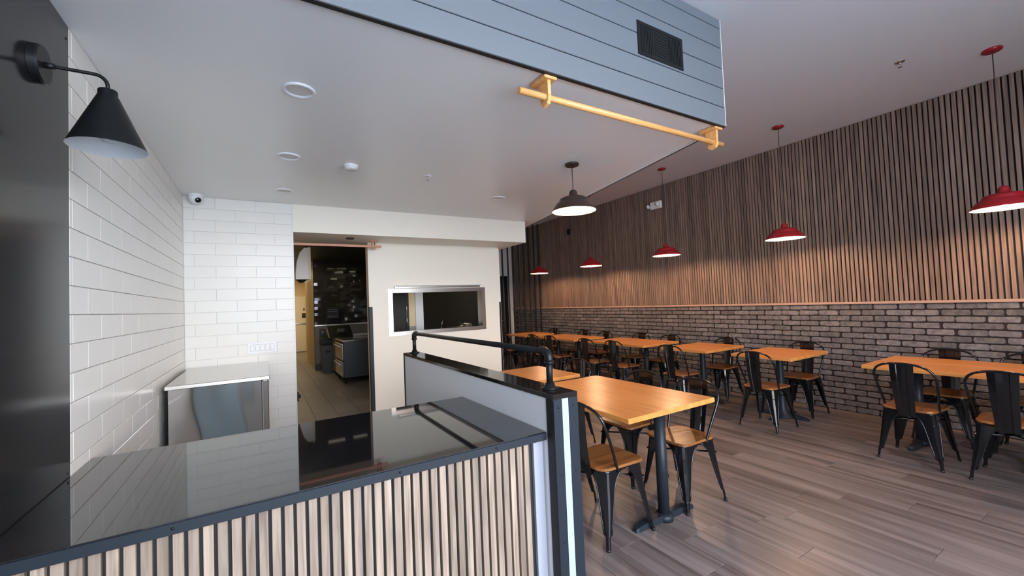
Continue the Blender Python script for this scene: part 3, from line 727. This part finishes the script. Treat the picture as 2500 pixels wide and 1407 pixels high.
# ================================================================== ROD SCREEN at far end of the dining row
rod_me = MB().bbox(-0.015, 0.015, -0.015, 0.015, 0.0, HIC - 0.001, 0.002).mesh('screen_rod', M['blackmatte'])
for k in range(9):
    o = obj('screen_rod', rod_me, None, (6.745 - k*0.1545, 3.50, 0))
    nth = ['touching the slatted wall', 'second from the slatted wall', 'third from the slatted wall', 'fourth from the slatted wall', 'middle of the row', 'fourth from open end', 'third from open end', 'second from open end', 'at open end of the row'][k]
    tag(o, 'thin black screen rod behind the farthest table, ' + nth, 'rod', 'black rods of the screen')

# emergency light + small speaker box on the slat wall
em = thing('emergency_light', 'white twin-head emergency light high on the slatted wall', 'emergency light', (XR - 0.004, -0.205, 3.130))
MB().bbox(-0.055, 0.0, -0.145, 0.085, -0.065, 0.065, 0.008).build('housing', M['plastic'], em)
for yy in (0.125, -0.10):
    h_ = MB().lathe([(0.0, 0.0), (0.036, 0.004), (0.040, 0.016), (0.030, 0.040), (0.0, 0.046)], 20).build('lamp_head', M['plastic'], em, (-0.062 if yy < 0 else -0.03, yy, 0.01))
    h_.rotation_euler = (0, -PI/2 - (0.0 if yy < 0 else 0.5), 0.0 if yy < 0 else -0.5)
tag(MB().bbox(XR - 0.05, XR - 0.003, 2.21, 2.29, 3.0, 3.13, 0.004).build('sensor_box', M['blackmatte']), 'small black box high on the far slatted wall', 'box')

# ================================================================== FURNITURE
def rsq(hw, hd, r, z, n=5, taper=0.0):
    pts = []
    for cx, cy, a0 in ((hw - r, hd - r, 0), (-hw + r, hd - r, PI/2), (-hw + r, -hd + r, PI), (hw - r, -hd + r, 3*PI/2)):
        for k in range(n + 1):
            a = a0 + k*PI/2/n; y = cy + r*math.sin(a)
            pts.append(((cx + r*math.cos(a))*(1 + taper*y/hd), y, z))
    return pts
def leg_mesh(sx, sy):
    lv = [(0.434, 0.148), (0.415, 0.124), (0.39, 0.102), (0.36, 0.086), (0.32, 0.074), (0.26, 0.064), (0.19, 0.053), (0.12, 0.041), (0.085, 0.033), (0.075, 0.021), (0.0, 0.019)]
    rings = []
    for z, w_ in lv:
        f = 1 - z/0.434
        ox, oy = sx*(0.168 + 0.045*f), sy*(0.165 + 0.042*f)
        r = min(0.032, w_*0.5); t = 0.006
        P_ = [(w_, 0), (r, 0), (r*0.55, r*0.12), (r*0.12, r*0.55), (0, r), (0, w_), (t, w_), (t, r + 0.004), (r + 0.004, t), (w_, t)]
        ring = [(ox - sx*a, oy - sy*b, z) for a, b in P_]
        rings.append(ring if sx*sy > 0 else list(reversed(ring)))
    mb = MB().loft(rings, False)
    # rolled bead along both free edges, so the arches catch the light
    for q in (0, 1):
        pth = []
        for z, w_ in lv[:-2]:
            f = 1 - z/0.434; ox, oy = sx*(0.168 + 0.045*f), sy*(0.165 + 0.042*f)
            pth.append((ox - sx*w_, oy - sy*0.002, z) if q == 0 else (ox - sx*0.002, oy - sy*w_, z))
        mb.tube(pth, 0.005, 6)
    return mb.mesh('leg', M['chairmetal'])
LEG = {(a, b): leg_mesh(a, b) for a in (-1, 1) for b in (-1, 1)}
SEAT = MB().loft([rsq(0.176, 0.180, 0.06, 0.441, taper=0.06), rsq(0.180, 0.184, 0.062, 0.444, taper=0.06), rsq(0.180, 0.184, 0.062, 0.455, taper=0.06), rsq(0.175, 0.179, 0.06, 0.459, taper=0.06)], False).mesh('seat', M['seatwood'])
PAN = MB().loft([rsq(0.172, 0.170, 0.045, 0.402), rsq(0.174, 0.172, 0.045, 0.4405)], True, False).mesh('seat_pan', M['chairmetal'])
pan_mb = MB().loft([rsq(0.168, 0.166, 0.045, 0.425), rsq(0.174, 0.172, 0.045, 0.4405)], True).mesh('seat_pan', M['chairmetal'])
def smooth_path(ctrl, n=5):
    out = []; c = [Vector(p) for p in ctrl]
    for i in range(len(c) - 1):
        p0, p1, p2, p3 = c[max(i-1, 0)], c[i], c[i+1], c[min(i+2, len(c)-1)]
        for k in range(n):
            t = k/n
            out.append(0.5*((2*p1) + (-p0 + p2)*t + (2*p0 - 5*p1 + 4*p2 - p3)*t*t + (-p0 + 3*p1 - 3*p2 + p3)*t**3))
    out.append(c[-1]); return out
half = [(0.172, -0.060, 0.425), (0.186, -0.105, 0.55), (0.200, -0.160, 0.68), (0.198, -0.190, 0.752), (0.165, -0.208, 0.805), (0.095, -0.221, 0.836), (0.0, -0.226, 0.845)]
hoop = half + [(-x, y, z) for x, y, z in reversed(half[:-1])]
HOOP = MB().tube(smooth_path(hoop, 5), 0.0095, 8).mesh('back_hoop', M['chairmetal'])
sr = []
for k in range(13):
    f = k/12; z = 0.395 + 0.442*f
    y = -0.172 - 0.052*f - 0.014*math.sin(f*PI)
    hw = 0.060 + 0.020*f
    cs = [(-hw, 0.0), (-hw*0.45, -0.006), (-hw*0.38, -0.001), (0, -0.003), (hw*0.38, -0.001), (hw*0.45, -0.006), (hw, 0.0)]
    sr.append([(x, y + d, z) for x, d in cs] + [(x, y + d - 0.004, z) for x, d in reversed(cs)])
SPLAT = MB().loft(sr, False).mesh('backrest', M['chairmetal'])
BR = MB(); 
for sx in (1, -1):
    BR.tube([(sx*0.175, 0.170, 0.345), (-sx*0.175, -0.170, 0.345)], 0.0065, 6)
BRACE = BR.mesh('cross_brace', M['chairmetal'])
FOOT = MB().tube([(0, 0, 0), (0, 0, 0.016)], 0.0125, 8).mesh('rubber_foot', M['blackmatte'])
def make_chair(label, loc, rz, group):
    t = thing('metal_chair', label, 'chair', loc, rz, group)
    obj('seat', SEAT, t); obj('seat_pan', pan_mb, t); obj('back_hoop', HOOP, t); obj('backrest', SPLAT, t); obj('cross_brace', BRACE, t)
    for k_, me in LEG.items():
        l = obj('leg', me, t); obj('rubber_foot', FOOT, l, (k_[0]*0.205, k_[1]*0.199, 0))
    return t

def table_top(hx, hy, along):
    me = MB().bbox(-hx, hx, -hy, hy, 0.730, 0.764, 0.003).mesh('tabletop', M['butcher'])
    return me
def t_base(x, y, parent):
    MB().tube([(x, y, 0.03), (x, y, 0.715)], 0.0375, 24).build('column', M['angle'], parent)
    c_ = MB(); c_.lathe([(0.0, 0.0), (0.060, 0.0), (0.062, 0.030), (0.050, 0.045), (0.0, 0.045)], 24, (x, y, 0))
    for s in (-1, 1):
        rings = []
        for d, hw, z0, z1 in ((0.02, 0.034, 0.004, 0.045), (0.10, 0.031, 0.004, 0.043), (0.20, 0.028, 0.004, 0.038), (0.265, 0.026, 0.0, 0.030), (0.285, 0.020, 0.0, 0.018)):
            rg_ = [(x + s*d, y - hw, z0), (x + s*d, y + hw, z0), (x + s*d, y + hw*0.8, z1), (x + s*d, y - hw*0.8, z1)]
            rings.append(rg_ if s < 0 else list(reversed(rg_)))
        c_.loft(rings, False)
    c_.build('foot', M['angle'], parent)
    MB().bbox(x - 0.16, x + 0.16, y - 0.045, y + 0.045, 0.715, 0.7295, 0.002).build('top_bracket', M['angle'], parent)
def x_base(parent):
    MB().lathe([(0.10, 0.02), (0.075, 0.05), (0.052, 0.12), (0.042, 0.20), (0.0375, 0.26), (0.0375, 0.715)], 24).build('column', M['angle'], parent)
    c_ = MB(); c_.lathe([(0.0, 0.0), (0.11, 0.0), (0.11, 0.02), (0.0, 0.03)], 24)
    for k in range(4):
        a = k*PI/2; dx, dy = math.cos(a), math.sin(a); rings = []
        for d, hw, z0, z1 in ((0.03, 0.040, 0.004, 0.060), (0.14, 0.034, 0.004, 0.045), (0.24, 0.030, 0.0, 0.030), (0.28, 0.024, 0.0, 0.016)):
            rings.append(list(reversed([(dx*d + dy*hw, dy*d - dx*hw, z0), (dx*d - dy*hw, dy*d + dx*hw, z0), (dx*d - dy*hw*0.7, dy*d + dx*hw*0.7, z1), (dx*d + dy*hw*0.7, dy*d - dx*hw*0.7, z1)])))
        c_.loft(rings, False)
    c_.build('foot', M['angle'], parent)
    MB().bbox(-0.13, 0.13, -0.13, 0.13, 0.715, 0.7295, 0.002).build('top_bracket', M['angle'], parent)
def table(x0, x1, y0, y1, label, kind, inset=0.13):
    cx, cy = (x0 + x1)/2, (y0 + y1)/2
    t = thing('dining_table', label, 'table', (cx, cy, 0), 0)
    obj('tabletop', table_top((x1 - x0)/2, (y1 - y0)/2, kind), t)
    if kind == 4:
        for s in (-1, 1): t_base(-0.02, s*((y1 - y0)/2 - inset), t)
    else: x_base(t)
    return t
table(2.545, 3.405, -3.375, -2.155, 'long orange wood table nearest the camera beside the half wall post', 4, 0.12)
table(2.520, 3.345, -1.985, -1.255, 'orange wood table just behind the nearest one, partly hidden by the pipe rail', 2)
table(5.560, 6.420, -4.730, -3.480, 'long orange wood table cut off by right frame edge, by the brick wall', 4, 0.28)
table(5.560, 6.420, -2.870, -2.190, 'small square orange table by the bricks, the nearer of the two small ones', 2)
table(5.560, 6.420, -1.860, -1.150, 'small square orange table by the bricks, the farther of the two small ones', 2)
table(5.560, 6.380, -0.830, 0.430, 'long orange table in the middle of the brick wall row', 4, 0.30)
table(5.540, 6.300, 0.780, 2.030, 'long orange table second farthest along the brick wall', 4, 0.30)
table(5.540, 6.310, 2.400, 3.230, 'farthest orange table, in front of the black rods', 2)
GRP = 'black metal cafe chairs with wood seats'
E_, W_ = -PI/2, PI/2            # facing +x / facing -x
chairs = [
 (2.585, -3.105, E_ + 0.02, 'chair beside the black half wall post, back toward the post, at the nearest table'),
 (2.550, -2.610, E_, 'chair hidden behind the half wall post, far half of the nearest table'),
 (3.330, -3.125, W_ - 0.06, 'chair on aisle side of the nearest table, closest fully visible seat'),
 (3.330, -2.620, W_ - 0.02, 'chair on aisle side of the nearest table, far half, seat half under the tabletop'),
 (2.600, -1.620, E_, 'chair between the half wall and the table behind the nearest one'),
 (3.420, -1.640, W_, 'chair with its hoop showing right of the table behind the pipe rail'),
 (5.500, -3.860, E_ - 0.03, 'chair with back to the aisle at the right edge table, its left chair'),
 (5.480, -4.420, E_, 'chair cut off by the right frame edge, back to the aisle'),
 (6.330, -3.860, W_, 'chair against the bricks at the right edge table, its left chair'),
 (6.330, -4.400, W_, 'chair against the bricks at the right edge table, mostly cut off'),
 (5.490, -2.620, E_ - 0.03, 'chair with back to the aisle at the nearer small table'),
 (6.320, -2.590, W_, 'chair against the bricks at the nearer small table'),
 (5.490, -1.510, E_, 'chair with back to the aisle at the farther small table'),
 (6.320, -1.560, W_, 'chair against the bricks at the farther small table'),
 (5.470, -0.500, E_, 'chair with back to the aisle at the middle long table, nearer of its pair'),
 (5.470, 0.140, E_, 'chair with back to the aisle at the middle long table, farther of its pair'),
 (6.320, -0.560, W_, 'chair against the bricks at the middle long table, nearer of its pair'),
 (6.320, 0.070, W_, 'chair against the bricks at the middle long table, farther of its pair'),
 (5.470, 1.140, E_, 'chair with back to the aisle at the second farthest table, nearer of its pair'),
 (5.470, 1.720, E_, 'chair with back to the aisle at the second farthest table, farther of its pair'),
 (6.320, 0.990, W_, 'chair against the bricks at the second farthest table, nearer of its pair'),
 (6.320, 1.620, W_, 'chair against the bricks at the second farthest table, farther of its pair'),
 (5.440, 2.820, E_, 'chair with back to the aisle at the farthest table, below the pipe rail'),
 (6.320, 2.680, W_, 'chair against the bricks at the farthest table'),
]
first = make_chair(chairs[0][3], (chairs[0][0], chairs[0][1], 0), chairs[0][2], GRP)
for x, y, rz, lab in chairs[1:]: dup(first, (x, y, 0), rz, lab, GRP)
